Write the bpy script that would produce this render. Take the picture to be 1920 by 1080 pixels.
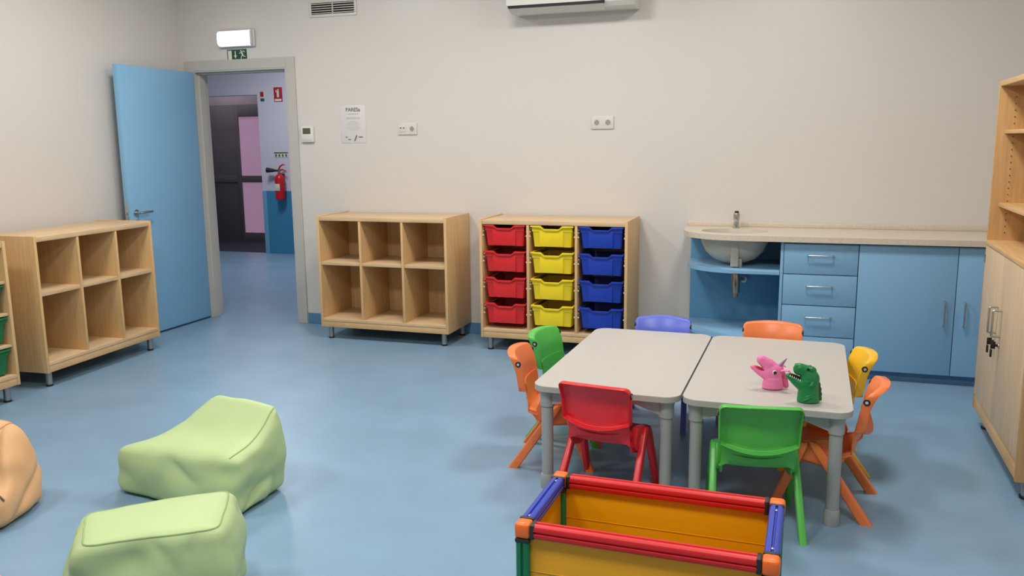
import bpy, bmesh, math, random
from mathutils import Vector, Matrix, noise
random.seed(7)
for o in list(bpy.data.objects): bpy.data.objects.remove(o)
SC = bpy.context.scene
COL = SC.collection
R = math.radians
# ------------------------------------------------------------------ camera
CD, CH, YAW, PIT, ROL, FPX = 5.9278, 1.4532, R(18.4899), R(9.815), R(-0.6266), 1579.07
F_ = Vector((-math.sin(YAW)*math.cos(PIT), math.cos(YAW)*math.cos(PIT), -math.sin(PIT)))
R_ = Vector((math.cos(YAW), math.sin(YAW), 0)); U_ = R_.cross(F_)
R2 = R_*math.cos(ROL)+U_*math.sin(ROL); U2 = -R_*math.sin(ROL)+U_*math.cos(ROL)
cam = bpy.data.cameras.new('camera'); co = bpy.data.objects.new('camera', cam); COL.objects.link(co)
m = Matrix((R2, U2, -F_)).transposed().to_4x4(); m.translation = (0, -CD, CH)
co.matrix_world = m
cam.sensor_fit = 'HORIZONTAL'; cam.sensor_width = 36; cam.lens = FPX*36/1920; cam.clip_start = .05
SC.camera = co
# ------------------------------------------------------------------ view, world, lights
SC.view_settings.view_transform = 'Standard'; SC.view_settings.look = 'None'
SC.view_settings.exposure = -0.24; SC.view_settings.gamma = 1; SC.view_settings.use_curve_mapping = False
w = bpy.data.worlds.new('world'); SC.world = w; w.use_nodes = True
w.node_tree.nodes['Background'].inputs[0].default_value = (.5, .55, .65, 1)
w.node_tree.nodes['Background'].inputs[1].default_value = .15
CEIL = 3.0
PANELS = [(x, y) for y in (-1.75, -4.6) for x in (-3.45, -1.7, -.05)]
def area(name, loc, sx, sy, power, col, rot=(0, 0, 0)):
    l = bpy.data.lights.new(name, 'AREA'); l.shape = 'RECTANGLE'; l.size = sx; l.size_y = sy
    l.energy = power; l.color = col
    o = bpy.data.objects.new(name, l); o.location = loc; o.rotation_euler = rot; COL.objects.link(o); return o
for x, y in PANELS:
    area('panel_light', (x, y, CEIL-.03), .45, .45, 34, (1, .96, .915))
area('corridor_light', (-5.9, 2.3, 2.8), .6, .6, 46, (.97, .96, 1))
area('lobby_fill', (-8.1, 4.5, 2.8), .4, .4, 9, (1, .93, .95))  # added fill lamp to brighten the lobby, no fitting modelled
# ------------------------------------------------------------------ materials
def S(r, g, b):
    f = lambda c: (c/255)/12.92 if c/255 <= .04045 else (((c/255)+.055)/1.055)**2.4
    return (f(r), f(g), f(b), 1)
def mat(name, col, rough=.5, metal=0, spec=.5, var=0, scale=8, stretch=(1, 1, 1), col2=None, bump=0, bscale=60, emit=None, es=0, sss=0, alpha=None, coat=0):
    M = bpy.data.materials.new(name); M.use_nodes = True; N = M.node_tree.nodes; L = M.node_tree.links
    b = N['Principled BSDF']; b.inputs['Roughness'].default_value = rough; b.inputs['Metallic'].default_value = metal
    b.inputs['Specular IOR Level'].default_value = spec; b.inputs['Base Color'].default_value = col
    if coat: b.inputs['Coat Weight'].default_value = coat
    tc = N.new('ShaderNodeTexCoord'); mp = N.new('ShaderNodeMapping'); L.new(tc.outputs['Object'], mp.inputs[0])
    mp.inputs['Scale'].default_value = stretch
    if not var and not col2: var = .03
    n = N.new('ShaderNodeTexNoise'); n.inputs['Scale'].default_value = scale; n.inputs['Detail'].default_value = 5
    L.new(mp.outputs[0], n.inputs['Vector'])
    r = N.new('ShaderNodeValToRGB'); r.color_ramp.elements[0].position = .3; r.color_ramp.elements[1].position = .7
    c2 = col2 or tuple(min(1, c*(1+var)) for c in col[:3])+(1,)
    c1 = tuple(c*(1-var) for c in col[:3])+(1,)
    r.color_ramp.elements[0].color = c1; r.color_ramp.elements[1].color = c2
    L.new(n.outputs['Fac'], r.inputs[0]); L.new(r.outputs[0], b.inputs['Base Color'])
    if bump:
        nb = N.new('ShaderNodeTexNoise'); nb.inputs['Scale'].default_value = bscale; nb.inputs['Detail'].default_value = 3
        L.new(tc.outputs['Object'], nb.inputs['Vector'])
        bp = N.new('ShaderNodeBump'); bp.inputs['Strength'].default_value = bump; bp.inputs['Distance'].default_value = .002
        L.new(nb.outputs['Fac'], bp.inputs['Height']); L.new(bp.outputs[0], b.inputs['Normal'])
    if emit:
        b.inputs['Emission Color'].default_value = emit; b.inputs['Emission Strength'].default_value = es
    return M
M = {}
M['wall'] = mat('wall_paint', S(213, 208, 202), .36, spec=.5, var=.008, scale=1.5, bump=.15, bscale=90)
M['corr_wall'] = mat('corridor_paint', S(208, 206, 216), .6, var=.01, scale=2)
M['ceil'] = mat('ceiling_paint', S(225, 222, 215), .8, var=.01)
M['floor'] = mat('blue_vinyl', S(126, 158, 184), .34, spec=.4, scale=3.2, var=.07, bump=.05, bscale=300)
M['dado'] = mat('blue_dado', S(64, 136, 174), .4, var=.02)
M['dado_edge'] = mat('pale_blue_edge', S(110, 170, 200), .4, var=.02)
M['base'] = mat('blue_cove', S(88, 136, 172), .4, var=.03)
M['frame'] = mat('grey_lacquer', S(190, 187, 180), .45, var=.01)
M['door'] = mat('blue_laminate_door', S(132, 182, 218), .42, var=.02, scale=1.5)
M['doorline'] = mat('dark_blue_edge', S(40, 70, 100), .6)
M['wood'] = mat('beech_vertical', S(212, 172, 118), .48, scale=7, stretch=(9, 9, .7), var=.05, col2=S(222, 184, 132))
M['woodh'] = mat('beech_horizontal', S(206, 174, 132), .45, scale=7, stretch=(.7, 9, 9), var=.05, col2=S(220, 190, 150))
M['woodedge'] = mat('beech_edge', S(205, 166, 118), .5, scale=7, stretch=(2, 2, 2), var=.04, col2=S(214, 178, 130))
M['paleash'] = mat('pale_ash_door', S(202, 174, 138), .5, scale=5, stretch=(12, 12, .5), var=.05, col2=S(216, 190, 156))
M['steel'] = mat('brushed_steel', S(190, 190, 188), .28, metal=1)
M['alu'] = mat('grey_aluminium', S(165, 167, 168), .4, metal=.8)
M['black'] = mat('black_plastic', S(22, 22, 24), .5)
M['blackhole'] = mat('dark_recess', S(18, 18, 20), .9)
M['cab'] = mat('blue_cabinet_laminate', S(128, 174, 208), .42, var=.015, scale=1.2)
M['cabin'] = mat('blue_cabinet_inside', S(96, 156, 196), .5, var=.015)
M['stone'] = mat('beige_resin', S(206, 192, 172), .33, scale=60, var=.02, col2=S(214, 202, 184))
M['basin'] = mat('basin_cream', S(196, 190, 174), .3, scale=30, var=.02)
M['white'] = mat('white_plastic', S(222, 219, 213), .4, var=.01)
M['offwhite'] = mat('socket_white', S(214, 208, 200), .35, var=.01)
M['table'] = mat('table_laminate', S(186, 181, 174), .38, scale=200, var=.012)
M['tedge'] = mat('table_edging', S(172, 169, 162), .4)
M['tleg'] = mat('grey_powder_coat', S(160, 163, 161), .4, var=.01)
M['red'] = mat('red_plastic', S(214, 38, 44), .32)
M['chairred'] = mat('red_chair_plastic', S(228, 40, 48), .3)
M['chairgreen'] = mat('green_chair_plastic', S(82, 182, 74), .3)
M['chairorange'] = mat('orange_chair_plastic', S(238, 126, 66), .3)
M['chairyellow'] = mat('yellow_chair_plastic', S(240, 186, 30), .3)
M['chairblue'] = mat('blue_chair_plastic', S(92, 108, 208), .3)
M['trayred'] = mat('red_tray_plastic', S(214, 36, 38), .35)
M['trayyellow'] = mat('yellow_tray_plastic', S(238, 210, 28), .35)
M['trayblue'] = mat('blue_tray_plastic', S(22, 58, 168), .35)
M['traygreen'] = mat('green_tray_plastic', S(10, 110, 62), .35)
M['bag'] = mat('lime_leatherette', S(184, 205, 148), .5, spec=.35, var=.02, scale=2, bump=.12, bscale=220)
M['bago'] = mat('apricot_leatherette', S(226, 176, 128), .5, spec=.35, var=.02, scale=2, bump=.12, bscale=220)
M['bagp'] = mat('pink_leatherette', S(238, 170, 170), .5, spec=.35, var=.02, scale=2)
M['tubered'] = mat('red_tube', S(210, 28, 32), .42)
M['tubeblue'] = mat('blue_tube', S(48, 68, 172), .3)
M['tubegreen'] = mat('green_tube', S(12, 118, 70), .3)
M['conn'] = mat('orange_connector', S(244, 112, 36), .35)
M['clamp'] = mat('dark_coupling', S(34, 34, 34), .5)
M['panel'] = mat('yellow_panel', S(228, 162, 12), .35, scale=2, stretch=(1, 1, 40), var=.02)
M['pink'] = mat('pink_rubber', S(246, 130, 184), .35, spec=.4)
M['pinkd'] = mat('deep_pink_rubber', S(224, 96, 156), .4)
M['mouthred'] = mat('red_mouth', S(188, 30, 40), .5)
M['horn'] = mat('mauve_horn', S(150, 108, 150), .4)
M['dino'] = mat('green_rubber', S(14, 126, 66), .42, bump=.6, bscale=120)
M['dinod'] = mat('dark_green_rubber', S(8, 84, 46), .45)
M['eyeblack'] = mat('eye_black', S(48, 8, 24), .2)
M['teeth'] = mat('ivory', S(228, 226, 214), .4)
M['exred'] = mat('extinguisher_red', S(200, 24, 34), .3)
M['signred'] = mat('sign_red', S(176, 28, 44), .5)
M['signgreen'] = mat('sign_green', S(24, 72, 52), .5)
M['signwhite'] = mat('sign_pale', S(214, 218, 196), .5)
M['signblue'] = mat('sign_blue', S(40, 80, 130), .5)
M['paper'] = mat('paper', S(216, 212, 209), .6, var=.006)
M['ink'] = mat('grey_ink', S(112, 110, 110), .7)
M['inkl'] = mat('pale_ink', S(188, 184, 182), .7)
M['lcd'] = mat('lcd', S(88, 86, 72), .3)
M['dark'] = mat('dark_anodised', S(96, 92, 98), .45)
M['darkwall'] = mat('lobby_grey_paint', S(150, 142, 150), .7)  # plain even grey for the lobby walls
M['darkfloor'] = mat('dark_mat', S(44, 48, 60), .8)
M['pinkglass'] = mat('mauve_frosted_glass', S(156, 126, 150), .35, emit=S(184, 146, 174), es=.52, var=.03, scale=1.5)  # weak emission stands in for light coming through the panes
M['lampglow'] = mat('lit_diffuser', S(245, 245, 250), .3, emit=(.93, .93, 1, 1), es=1.05)
M['panelglow'] = mat('lit_ceiling_diffuser', S(245, 245, 245), .3, emit=(1, .95, .88, 1), es=4)
M['lampbody'] = mat('lamp_housing', S(196, 196, 202), .3)
M['vent'] = mat('vent_cream', S(212, 208, 200), .45)
M['seam'] = mat('lime_seam', S(156, 180, 118), .55)
M['seamo'] = mat('apricot_seam', S(226, 160, 104), .55)
M['recess'] = mat('socket_recess', S(158, 154, 148), .5)
M['wwood'] = mat('warm_beech_vertical', S(196, 150, 92), .48, scale=7, stretch=(9, 9, .7), var=.05, col2=S(208, 163, 106))
M['wwoodh'] = mat('warm_beech_horizontal', S(206, 164, 108), .45, scale=7, stretch=(.7, 9, 9), var=.05, col2=S(218, 178, 124))
M['brown'] = mat('brown_strip', S(96, 70, 60), .6)
M['copper'] = mat('worn_chrome', S(176, 160, 144), .25, metal=1)
# ------------------------------------------------------------------ mesh helpers
class MB:
    def __init__(s): s.bm = bmesh.new()
    def _add(s, verts, faces, mtx=None):
        vs = [s.bm.verts.new(mtx @ Vector(v) if mtx else Vector(v)) for v in verts]
        fs = []
        for f in faces:
            try: fs.append(s.bm.faces.new([vs[i] for i in f]))
            except ValueError: pass
        return vs, fs
    def box(s, x0, x1, y0, y1, z0, z1, bev=.0015, seg=2, mtx=None):
        V = [(x, y, z) for x in (x0, x1) for y in (y0, y1) for z in (z0, z1)]
        Fc = [(0, 1, 3, 2), (4, 6, 7, 5), (0, 4, 5, 1), (2, 3, 7, 6), (0, 2, 6, 4), (1, 5, 7, 3)]
        vs, fs = s._add(V, Fc, mtx)
        if bev:
            es = list({e for f in fs for e in f.edges})
            bmesh.ops.bevel(s.bm, geom=es, offset=min(bev, .45*min(abs(x1-x0), abs(y1-y0), abs(z1-z0))), segments=seg, affect='EDGES', profile=.5)
        return s
    def rings(s, rings, cap0=True, cap1=True, closed=True, loop=False):
        n = len(rings[0]); vs = [[s.bm.verts.new(Vector(p)) for p in r] for r in rings]
        K = len(rings)
        for a in range(K if loop else K-1):
            for i in range(n if closed else n-1):
                j = (i+1) % n; b = (a+1) % K
                try: s.bm.faces.new((vs[a][i], vs[a][j], vs[b][j], vs[b][i]))
                except ValueError: pass
        if cap0: s.bm.faces.new(vs[0][::-1])
        if cap1: s.bm.faces.new(vs[-1])
        return s
    def tube(s, pts, r, n=12, closed=False, flat=1):
        pts = [Vector(p) for p in pts]; K = len(pts)
        rr = r if isinstance(r, (list, tuple)) else [r]*K
        rings = []; prev = None
        for i, p in enumerate(pts):
            if closed: t = pts[(i+1) % K]-pts[i-1]
            else: t = pts[min(i+1, K-1)]-pts[max(i-1, 0)]
            t.normalize()
            if prev is None:
                a = Vector((0, 0, 1)) if abs(t.z) < .9 else Vector((1, 0, 0))
                u = t.cross(a).normalized()
            else:
                u = (prev-t*prev.dot(t)).normalized()
            prev = u; v = t.cross(u)
            rings.append([p+(u*math.cos(q)+v*math.sin(q)*flat)*rr[i] for q in [2*math.pi*k/n for k in range(n)]])
        return s.rings(rings, not closed, not closed, loop=closed)
    def cyl(s, p0, p1, r0, r1=None, n=20, bev=0):
        r1 = r0 if r1 is None else r1
        p0 = Vector(p0); p1 = Vector(p1); d = (p1-p0).normalized()
        if bev:
            return s.tube([p0, p0+d*bev*.01, p0+d*bev, p1-d*bev, p1-d*bev*.01, p1], [r0-bev, r0-bev*.6, r0, r1, r1-bev*.6, r1-bev], n)
        return s.tube([p0, p1], [r0, r1], n)
    def lathe(s, prof, n=28, c=(0, 0, 0), sx=1, sy=1):
        rings = [[(c[0]+r*sx*math.cos(2*math.pi*k/n), c[1]+r*sy*math.sin(2*math.pi*k/n), c[2]+z) for k in range(n)] for r, z in prof]
        return s.rings(rings, prof[0][0] > 1e-5, prof[-1][0] > 1e-5)
    def prism(s, poly, z0, z1, mtx=None, bev=0):
        n = len(poly)
        V = [(x, y, z0) for x, y in poly]+[(x, y, z1) for x, y in poly]
        Fc = [tuple(range(n))[::-1], tuple(range(n, 2*n))]+[(i, (i+1) % n, n+(i+1) % n, n+i) for i in range(n)]
        vs, fs = s._add(V, Fc, mtx)
        if bev:
            es = [e for e in {e for f in fs for e in f.edges} if not (e.verts[0] in vs[:n] and e.verts[1] in vs[n:]) and not (e.verts[1] in vs[:n] and e.verts[0] in vs[n:])]
            bmesh.ops.bevel(s.bm, geom=es, offset=bev, segments=2, affect='EDGES', profile=.5)
        return s
    def ball(s, c, rx, ry=None, rz=None, n=20, rot=None):
        ry = rx if ry is None else ry; rz = rx if rz is None else rz
        mt = Matrix.Translation(c) @ (rot or Matrix()) @ Matrix.Diagonal((rx, ry, rz, 1))
        bmesh.ops.create_uvsphere(s.bm, u_segments=n, v_segments=n//2+2, radius=1, matrix=mt)
        return s
    def xform(s, mtx): bmesh.ops.transform(s.bm, matrix=mtx, verts=s.bm.verts); return s
    def build(s, name, mtl, parent=None, smooth=True, angle=40, norm=True):
        if norm: bmesh.ops.recalc_face_normals(s.bm, faces=s.bm.faces)
        me = bpy.data.meshes.new(name); s.bm.to_mesh(me); s.bm.free()
        if isinstance(mtl, str): mtl = M[mtl]
        me.materials.append(mtl)
        if smooth:
            me.polygons.foreach_set('use_smooth', [True]*len(me.polygons))
            me.set_sharp_from_angle(angle=R(angle))
        o = bpy.data.objects.new(name, me); COL.objects.link(o)
        if parent: o.parent = parent
        return o
def bake(o):
    dg = bpy.context.evaluated_depsgraph_get(); dg.update()
    me = bpy.data.meshes.new_from_object(o.evaluated_get(dg)); o.modifiers.clear(); o.data = me; return o
def rr(x0, x1, y0, y1, r, n=8):
    out = []
    for cx, cy, a0 in ((x1-r, y1-r, 0), (x0+r, y1-r, 90), (x0+r, y0+r, 180), (x1-r, y0+r, 270)):
        for k in range(n+1):
            a = R(a0+90*k/n); out.append((cx+r*math.cos(a), cy+r*math.sin(a)))
    return out
def thing(name, label, cat, loc=(0, 0, 0), rz=0, group=None):
    o = bpy.data.objects.new(name, None); o.empty_display_size = .1; COL.objects.link(o)
    o.location = loc; o.rotation_euler = (0, 0, rz); o['label'] = label; o['category'] = cat
    if group: o['group'] = group
    return o
def tag(o, label, cat, group=None):
    o['label'] = label; o['category'] = cat
    if group: o['group'] = group
    return o
def struct(o, label, cat):
    o['kind'] = 'structure'; o['label'] = label; o['category'] = cat; return o
def dup(root, loc, rz, label, group=None, swap=None):
    def cp(o, par):
        c = o.copy(); COL.objects.link(c); c.parent = par
        if swap and o.data and o.data.materials and o.data.materials[0] in swap:
            key = (o.data.name, swap[o.data.materials[0]].name)
            if key not in SW:
                d = o.data.copy(); d.materials[0] = swap[o.data.materials[0]]; SW[key] = d
            c.data = SW[key]
        for k in KIDS[o]: cp(k, c)
        return c
    r = cp(root, None); r.location = loc; r.rotation_euler = (0, 0, rz); r['label'] = label
    if group: r['group'] = group
    return r
SW = {}
class _K(dict):
    def __missing__(s, o): return list(o.children)
KIDS = _K()
def text(name, s, size, mtl, parent, loc, rot=(R(90), 0, 0), ext=.0004, align='CENTER', bold=0):
    c = bpy.data.curves.new(name, 'FONT'); c.body = s; c.size = size; c.extrude = ext; c.align_x = align; c.offset = bold
    t = bpy.data.objects.new(name, c); COL.objects.link(t)
    dg = bpy.context.evaluated_depsgraph_get(); dg.update()
    me = bpy.data.meshes.new_from_object(t.evaluated_get(dg)); bpy.data.objects.remove(t)
    me.materials.clear(); me.materials.append(M[mtl])
    o = bpy.data.objects.new(name, me); COL.objects.link(o); o.parent = parent; o.location = loc; o.rotation_euler = rot
    return o
# ------------------------------------------------------------------ room shell
XL, XR, YB = -4.84, 1.40, -7.6
OL, OR, OT = -4.715, -3.835, 2.055          # door opening
struct(MB().box(-9.2, 1.6, YB-.15, 5.2, -.1, 0, 0).build('floor', 'floor', smooth=False), 'mottled blue vinyl floor running on into the corridor', 'floor')
b = MB()
b.box(XL-.15, OL, 0, .15, 0, CEIL, 0); b.box(OR, XR+.15, 0, .15, 0, CEIL, 0); b.box(OL, OR, 0, .15, OT, CEIL, 0)
struct(b.build('wall_back', 'wall', smooth=False), 'long off-white wall with the doorway, sockets and counter', 'wall')
struct(MB().box(XL-.15, XL, YB, 0, 0, CEIL, 0).build('wall_left', 'wall', smooth=False), 'off-white wall behind the open blue door', 'wall')
struct(MB().box(XR, XR+.15, YB, 0, 0, CEIL, 0).build('wall_right', 'wall', smooth=False), 'off-white wall behind the tall beech cabinet', 'wall')
struct(MB().box(XL-.15, XR+.15, YB-.15, YB, 0, CEIL, 0).build('wall_front', 'wall', smooth=False), 'off-white wall behind the viewer', 'wall')
struct(MB().box(XL-.15, XR+.15, YB-.15, .15, CEIL, CEIL+.1, 0).build('ceiling', 'ceil', smooth=False), 'plain white ceiling with square light panels', 'ceiling')
# corridor beyond the door
CY = 3.85
b = MB()
b.box(-6.80, -3.2, CY, CY+.15, .0, 2.9, 0); b.box(-9.2, -7.95, CY, CY+.15, 0, 2.9, 0); b.box(-7.95, -6.80, CY, CY+.15, 2.11, 2.9, 0)
struct(b.build('wall_corridor', 'corr_wall', smooth=False), 'pale lilac corridor wall seen through the doorway', 'wall')
struct(MB().box(-3.2, -3.05, .15, CY+.15, 0, 2.9, 0).build('wall_corridor_right', 'corr_wall', smooth=False), 'corridor end wall to the right of the doorway', 'wall')
struct(MB().box(-9.3, -9.2, .15, CY+.15, 0, 2.9, 0).build('wall_corridor_left', 'corr_wall', smooth=False), 'corridor end wall to the left of the doorway', 'wall')
struct(MB().box(-9.3, -4.99, .0, .15, 0, 2.9, 0).build('wall_corridor_near', 'corr_wall', smooth=False), 'corridor wall continuing past the classroom', 'wall')
struct(MB().box(-9.3, -3.05, .15, 5.3, 2.9, 3.0, 0).build('ceiling.001', 'ceil', smooth=False), 'ceiling of the corridor', 'ceiling')
struct(MB().box(-6.735, -3.2, CY-.012, CY, 0, .845, .002).build('trim_1', 'dado', smooth=False), 'deep blue dado on the corridor wall under the extinguisher', 'trim')
struct(MB().box(-6.80, -6.735, CY-.014, CY, 0, .845, .002).build('trim_2', 'dado_edge', smooth=False), 'pale blue corner strip at the edge of the dado', 'trim')
# vestibule behind corridor opening
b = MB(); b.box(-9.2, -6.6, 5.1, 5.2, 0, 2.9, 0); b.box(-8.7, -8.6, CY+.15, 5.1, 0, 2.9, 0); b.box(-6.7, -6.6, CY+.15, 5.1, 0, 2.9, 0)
struct(b.build('wall_lobby', 'darkwall', smooth=False), 'grey wall of the lobby beyond the corridor', 'wall')
struct(MB().box(-8.6, -6.7, CY+.02, 5.1, 0, .006, 0).build('floor.001', 'darkfloor', smooth=False), 'dark mat in the lobby', 'floor')
d2 = struct(thing('door_2', '', ''), 'dark framed door with mauve frosted panes beyond the corridor', 'door')
b = MB()
y0, y1 = 4.95, 5.0
for a in ((-8.0, -7.93), (-7.06, -6.99)): b.box(a[0], a[1], y0, y1, 0, 2.05)
for a in ((0, .14), (.90, 1.0), (1.87, 2.05)): b.box(-7.93, -7.06, y0, y1, a[0], a[1])
b.build('frame', 'dark', d2)
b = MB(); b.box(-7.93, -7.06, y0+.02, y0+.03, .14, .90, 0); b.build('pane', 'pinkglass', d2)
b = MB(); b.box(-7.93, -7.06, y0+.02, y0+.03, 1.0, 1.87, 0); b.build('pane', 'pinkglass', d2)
b = MB(); b.box(-8.6, -8.0, 4.97, 4.99, 0, 2.05); b.box(-8.6, -8.0, 4.95, 4.99, .9, 1.0); b.build('side_panel', 'dark', d2)
# baseboards
struct(MB().box(OR+.085, XR, -.010, 0, 0, .088, .003).build('baseboard_back', 'base', smooth=False), 'blue cove skirting along the back wall', 'baseboard')
struct(MB().box(XL, XL+.010, YB, -.0, 0, .088, .003).build('baseboard_left', 'base', smooth=False), 'blue cove skirting along the left wall', 'baseboard')
# door frame (architrave + jamb lining)
b = MB(); t = .078
b.box(OL-t, OL, -.015, 0, 0, OT+t, .002); b.box(OR, OR+t, -.015, 0, 0, OT+t, .002); b.box(OL, OR, -.015, 0, OT, OT+t, .002)
b.box(OL, OL+.012, -.012, .15, 0, OT, .001); b.box(OR-.012, OR, -.012, .15, 0, OT, .001); b.box(OL+.012, OR-.012, -.012, .15, OT-.012, OT, .001)
b.box(OL+.012, OL+.027, .03, .10, 0, OT-.012, .001); b.box(OR-.027, OR-.012, .03, .10, 0, OT-.012, .001); b.box(OL+.027, OR-.027, .03, .10, OT-.027, OT-.012, .001)
struct(b.build('trim_3', 'frame', smooth=False), 'grey door frame around the corridor doorway', 'trim')
# door leaf
dr = struct(thing('door_1', '', '', (-4.745, -.022, 0), 0), 'open blue door folded back towards the left wall', 'door')
dr.rotation_euler[2] = R(.4)
MB().box(0, .042, -.84, 0, .012, 2.045, .002).build('leaf', 'door', dr)
b = MB(); b.box(-.002, .044, -.838, -.002, .006, .014, 0); b.build('threshold_seal', 'doorline', dr)
for side, sx in ((1, .042), (-1, 0)):
    b = MB(); b.cyl((sx, -.775, .96), (sx+side*.008, -.775, .96), .026, n=28, bev=.002)
    b.cyl((sx, -.775, .96), (sx+side*.05, -.775, .96), .010)
    X = sx+side*.05
    b.tube([(X-side*.004, -.775, .96), (X, -.77, .96), (X+side*.002, -.75, .96), (X, -.70, .962), (X-side*.003, -.65, .962)], [.0105, .0105, .010, .0095, .009])
    b.build('door_handle', 'steel', dr)
    b = MB(); b.cyl((sx, -.775, .885), (sx+side*.006, -.775, .885), .024, n=28, bev=.002)
    k = b.build('lock_rosette', 'steel', dr)
    MB().box(min(sx+side*.005, sx+side*.008), max(sx+side*.005, sx+side*.008), -.778, -.772, .872, .895, 0).build('keyhole', 'black', k)
b = MB(); b.box(.009, .033, -.8415, -.839, .83, 1.02, .001)
lp = b.build('lock_plate', 'steel', dr)
b = MB(); b.box(.015, .027, -.850, -.841, .95, .975, .001); b.build('latch', 'steel', lp)
for z in (.25, 1.1, 1.8):
    MB().cyl((-.004, .004, z), (-.004, .004, z+.09), .007).build('hinge', 'steel', dr)
# ------------------------------------------------------------------ wall fixtures
# emergency light
el = thing('emergency_light', 'lit white bulkhead lamp on the wall above the doorway', 'emergency light', (-4.265, 0, 2.292))
MB().box(-.165, .165, -.028, 0, -.068, .068, .01, 3).build('housing', 'lampbody', el)
b = MB(); prof = [(-.028, -.060), (-.050, -.056), (-.066, -.040), (-.070, 0), (-.066, .040), (-.050, .056), (-.028, .060)]
b.rings([[(x, y, z) for y, z in prof] for x in (-.152, -.148, .128, .132)], True, True)
b.build('diffuser', 'lampglow', el)
MB().box(.134, .155, -.045, -.02, -.055, .055, .006).build('end_cap', 'frame', el)
# exit sign
ex = thing('exit_sign', 'green exit sign with arrow and running figure under the lit lamp', 'sign', (-4.285, 0, 2.168))
MB().box(-.092, .092, -.004, 0, -.042, .042, .001).build('plate', 'signgreen', ex)
b = MB(); b.box(-.083, -.048, -.0055, -.0035, -.034, .034, 0); b.build('door_symbol', 'signwhite', ex)
b = MB(); mt = Matrix.Translation((-.014, -.0045, 0)) @ Matrix.Rotation(R(90), 4, 'X')
b.prism([(-.004, .030), (.004, .030), (.004, -.004), (.014, -.004), (0, -.028), (-.014, -.004), (-.004, -.004)], -.001, .001, mt); b.build('arrow_symbol', 'signwhite', ex)
b = MB(); mt = Matrix.Translation((.052, -.0045, 0)) @ Matrix.Rotation(R(90), 4, 'X')
def bar(b, p, q, w_, mt):
    p = Vector(p); q = Vector(q); d = (q-p).normalized(); n_ = Vector((-d.y, d.x))*w_/2
    b.prism([tuple(p-n_), tuple(q-n_), tuple(q+n_), tuple(p+n_)], -.001, .001, mt)
b.prism([(-.012+.006*math.cos(a*.6), .029+.006*math.sin(a*.6)) for a in range(10)], -.001, .001, mt)
for p, q, w_ in (((-.010, .022), (.004, -.004), .013), ((-.010, .018), (-.030, .010), .005), ((-.004, .020), (.014, .028), .005), ((.014, .028), (.024, .018), .005),
                 ((.003, -.004), (-.010, -.014), .007), ((-.010, -.014), (-.014, -.032), .006), ((.003, -.004), (.016, -.014), .007), ((.016, -.014), (.028, -.018), .006)):
    bar(b, p, q, w_, mt)
b.build('running_figure', 'signwhite', ex)
# thermostat
th = thing('thermostat', 'small white thermostat with grey display beside the door frame', 'thermostat', (-3.668, 0, 1.533))
MB().box(-.056, .056, -.024, 0, -.062, .062, .005, 3).build('housing', 'white', th)
MB().box(-.036, .032, -.0255, -.022, .002, .048, .001).build('display', 'lcd', th)
MB().box(-.046, .046, -.026, -.022, -.050, -.020, .002).build('button_cover', 'offwhite', th)
# poster
po = thing('wall_notice', 'printed white notice in a clear sleeve taped to the wall', 'notice', (-3.265, 0, 1.604))
MB().box(-.108, .108, -.003, 0, -.143, .143, .001).build('sheet', 'paper', po)
text('heading', 'PARESa', .040, 'ink', po, (.002, -.0034, .098), bold=.0009)
b = MB()
for z, wd in ((.080, .052), (.076, .045), (.052, .062), (.046, .058), (.040, .060), (.020, .035), (.010, .05), (-.002, .06), (-.012, .044), (-.024, .058), (-.034, .05), (-.044, .036)):
    b.box(-wd+.002, wd+.002, -.0036, -.0026, z-.0016, z+.0016, 0)
b.build('text_lines', 'inkl', po)
for x, z, wd in ((-.062, -.098, .008), (.062, -.098, .018), (-.036, -.116, .012)): MB().box(x-wd, x+wd, -.0038, -.0026, z-.004, z+.004, 0).build('footer_word', 'ink', po)
b = MB()
mt = Matrix.Translation((.018, -.0035, -.1)) @ Matrix.Rotation(R(90), 4, 'X'); bar(b, (-.010, -.028), (.010, .016), .010, mt)
b.build('footer_mark', 'ink', po)
# sockets
def socket(name, label, x0, x1, z0, z1, kinds):
    cx, cz = (x0+x1)/2, (z0+z1)/2; w_ = (x1-x0)/2; h = (z1-z0)/2
    s_ = thing(name, label, 'wall socket', (cx, 0, cz))
    MB().box(-w_, w_, -.010, 0, -h, h, .003, 3).build('cover_plate', 'offwhite', s_)
    for k, kind in enumerate(kinds):
        px = -w_/2 + k*w_
        if kind == 'power':
            b = MB(); mt = Matrix.Translation((px, -.010, 0)) @ Matrix.Rotation(R(90), 4, 'X')
            b.xform(Matrix()); b.lathe([(0, -.006), (.017, -.006), (.018, .001), (.0205, .0015), (.021, 0)], 28); b.xform(mt)
            o = b.build('power_outlet', M['offwhite'], s_)
            b = MB()
            for q in (-.0095, .0095): b.cyl((px+q, -.0115, 0), (px+q, -.004, 0), .003)
            b.box(px-.003, px+.003, -.0115, -.006, .013, .018, 0); b.box(px-.003, px+.003, -.0115, -.006, -.018, -.013, 0)
            b.build('pin_hole', 'ink', o)
            b = MB(); b.cyl((px, -.0108, 0), (px, -.0095, 0), .0165, n=24); b.build('recess', 'recess', o)
        else:
            o = MB().box(px-.028, px+.028, -.013, -.008, -.022, .024, .002).build('data_outlet', 'offwhite', s_)
            b = MB()
            for q in (-.013, .013): b.box(px+q-.007, px+q+.007, -.0135, -.0125, .002, .013, 0)
            b.build('port', 'ink', o)
    return s_
socket('wall_socket', 'double plate with data ports and one power socket beside the notice', -2.883, -2.725, 1.518, 1.605, ['data', 'power'])
socket('wall_socket', 'double power socket on the wall above the tray unit', -1.377, -1.217, 1.538, 1.628, ['power', 'power'])
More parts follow.
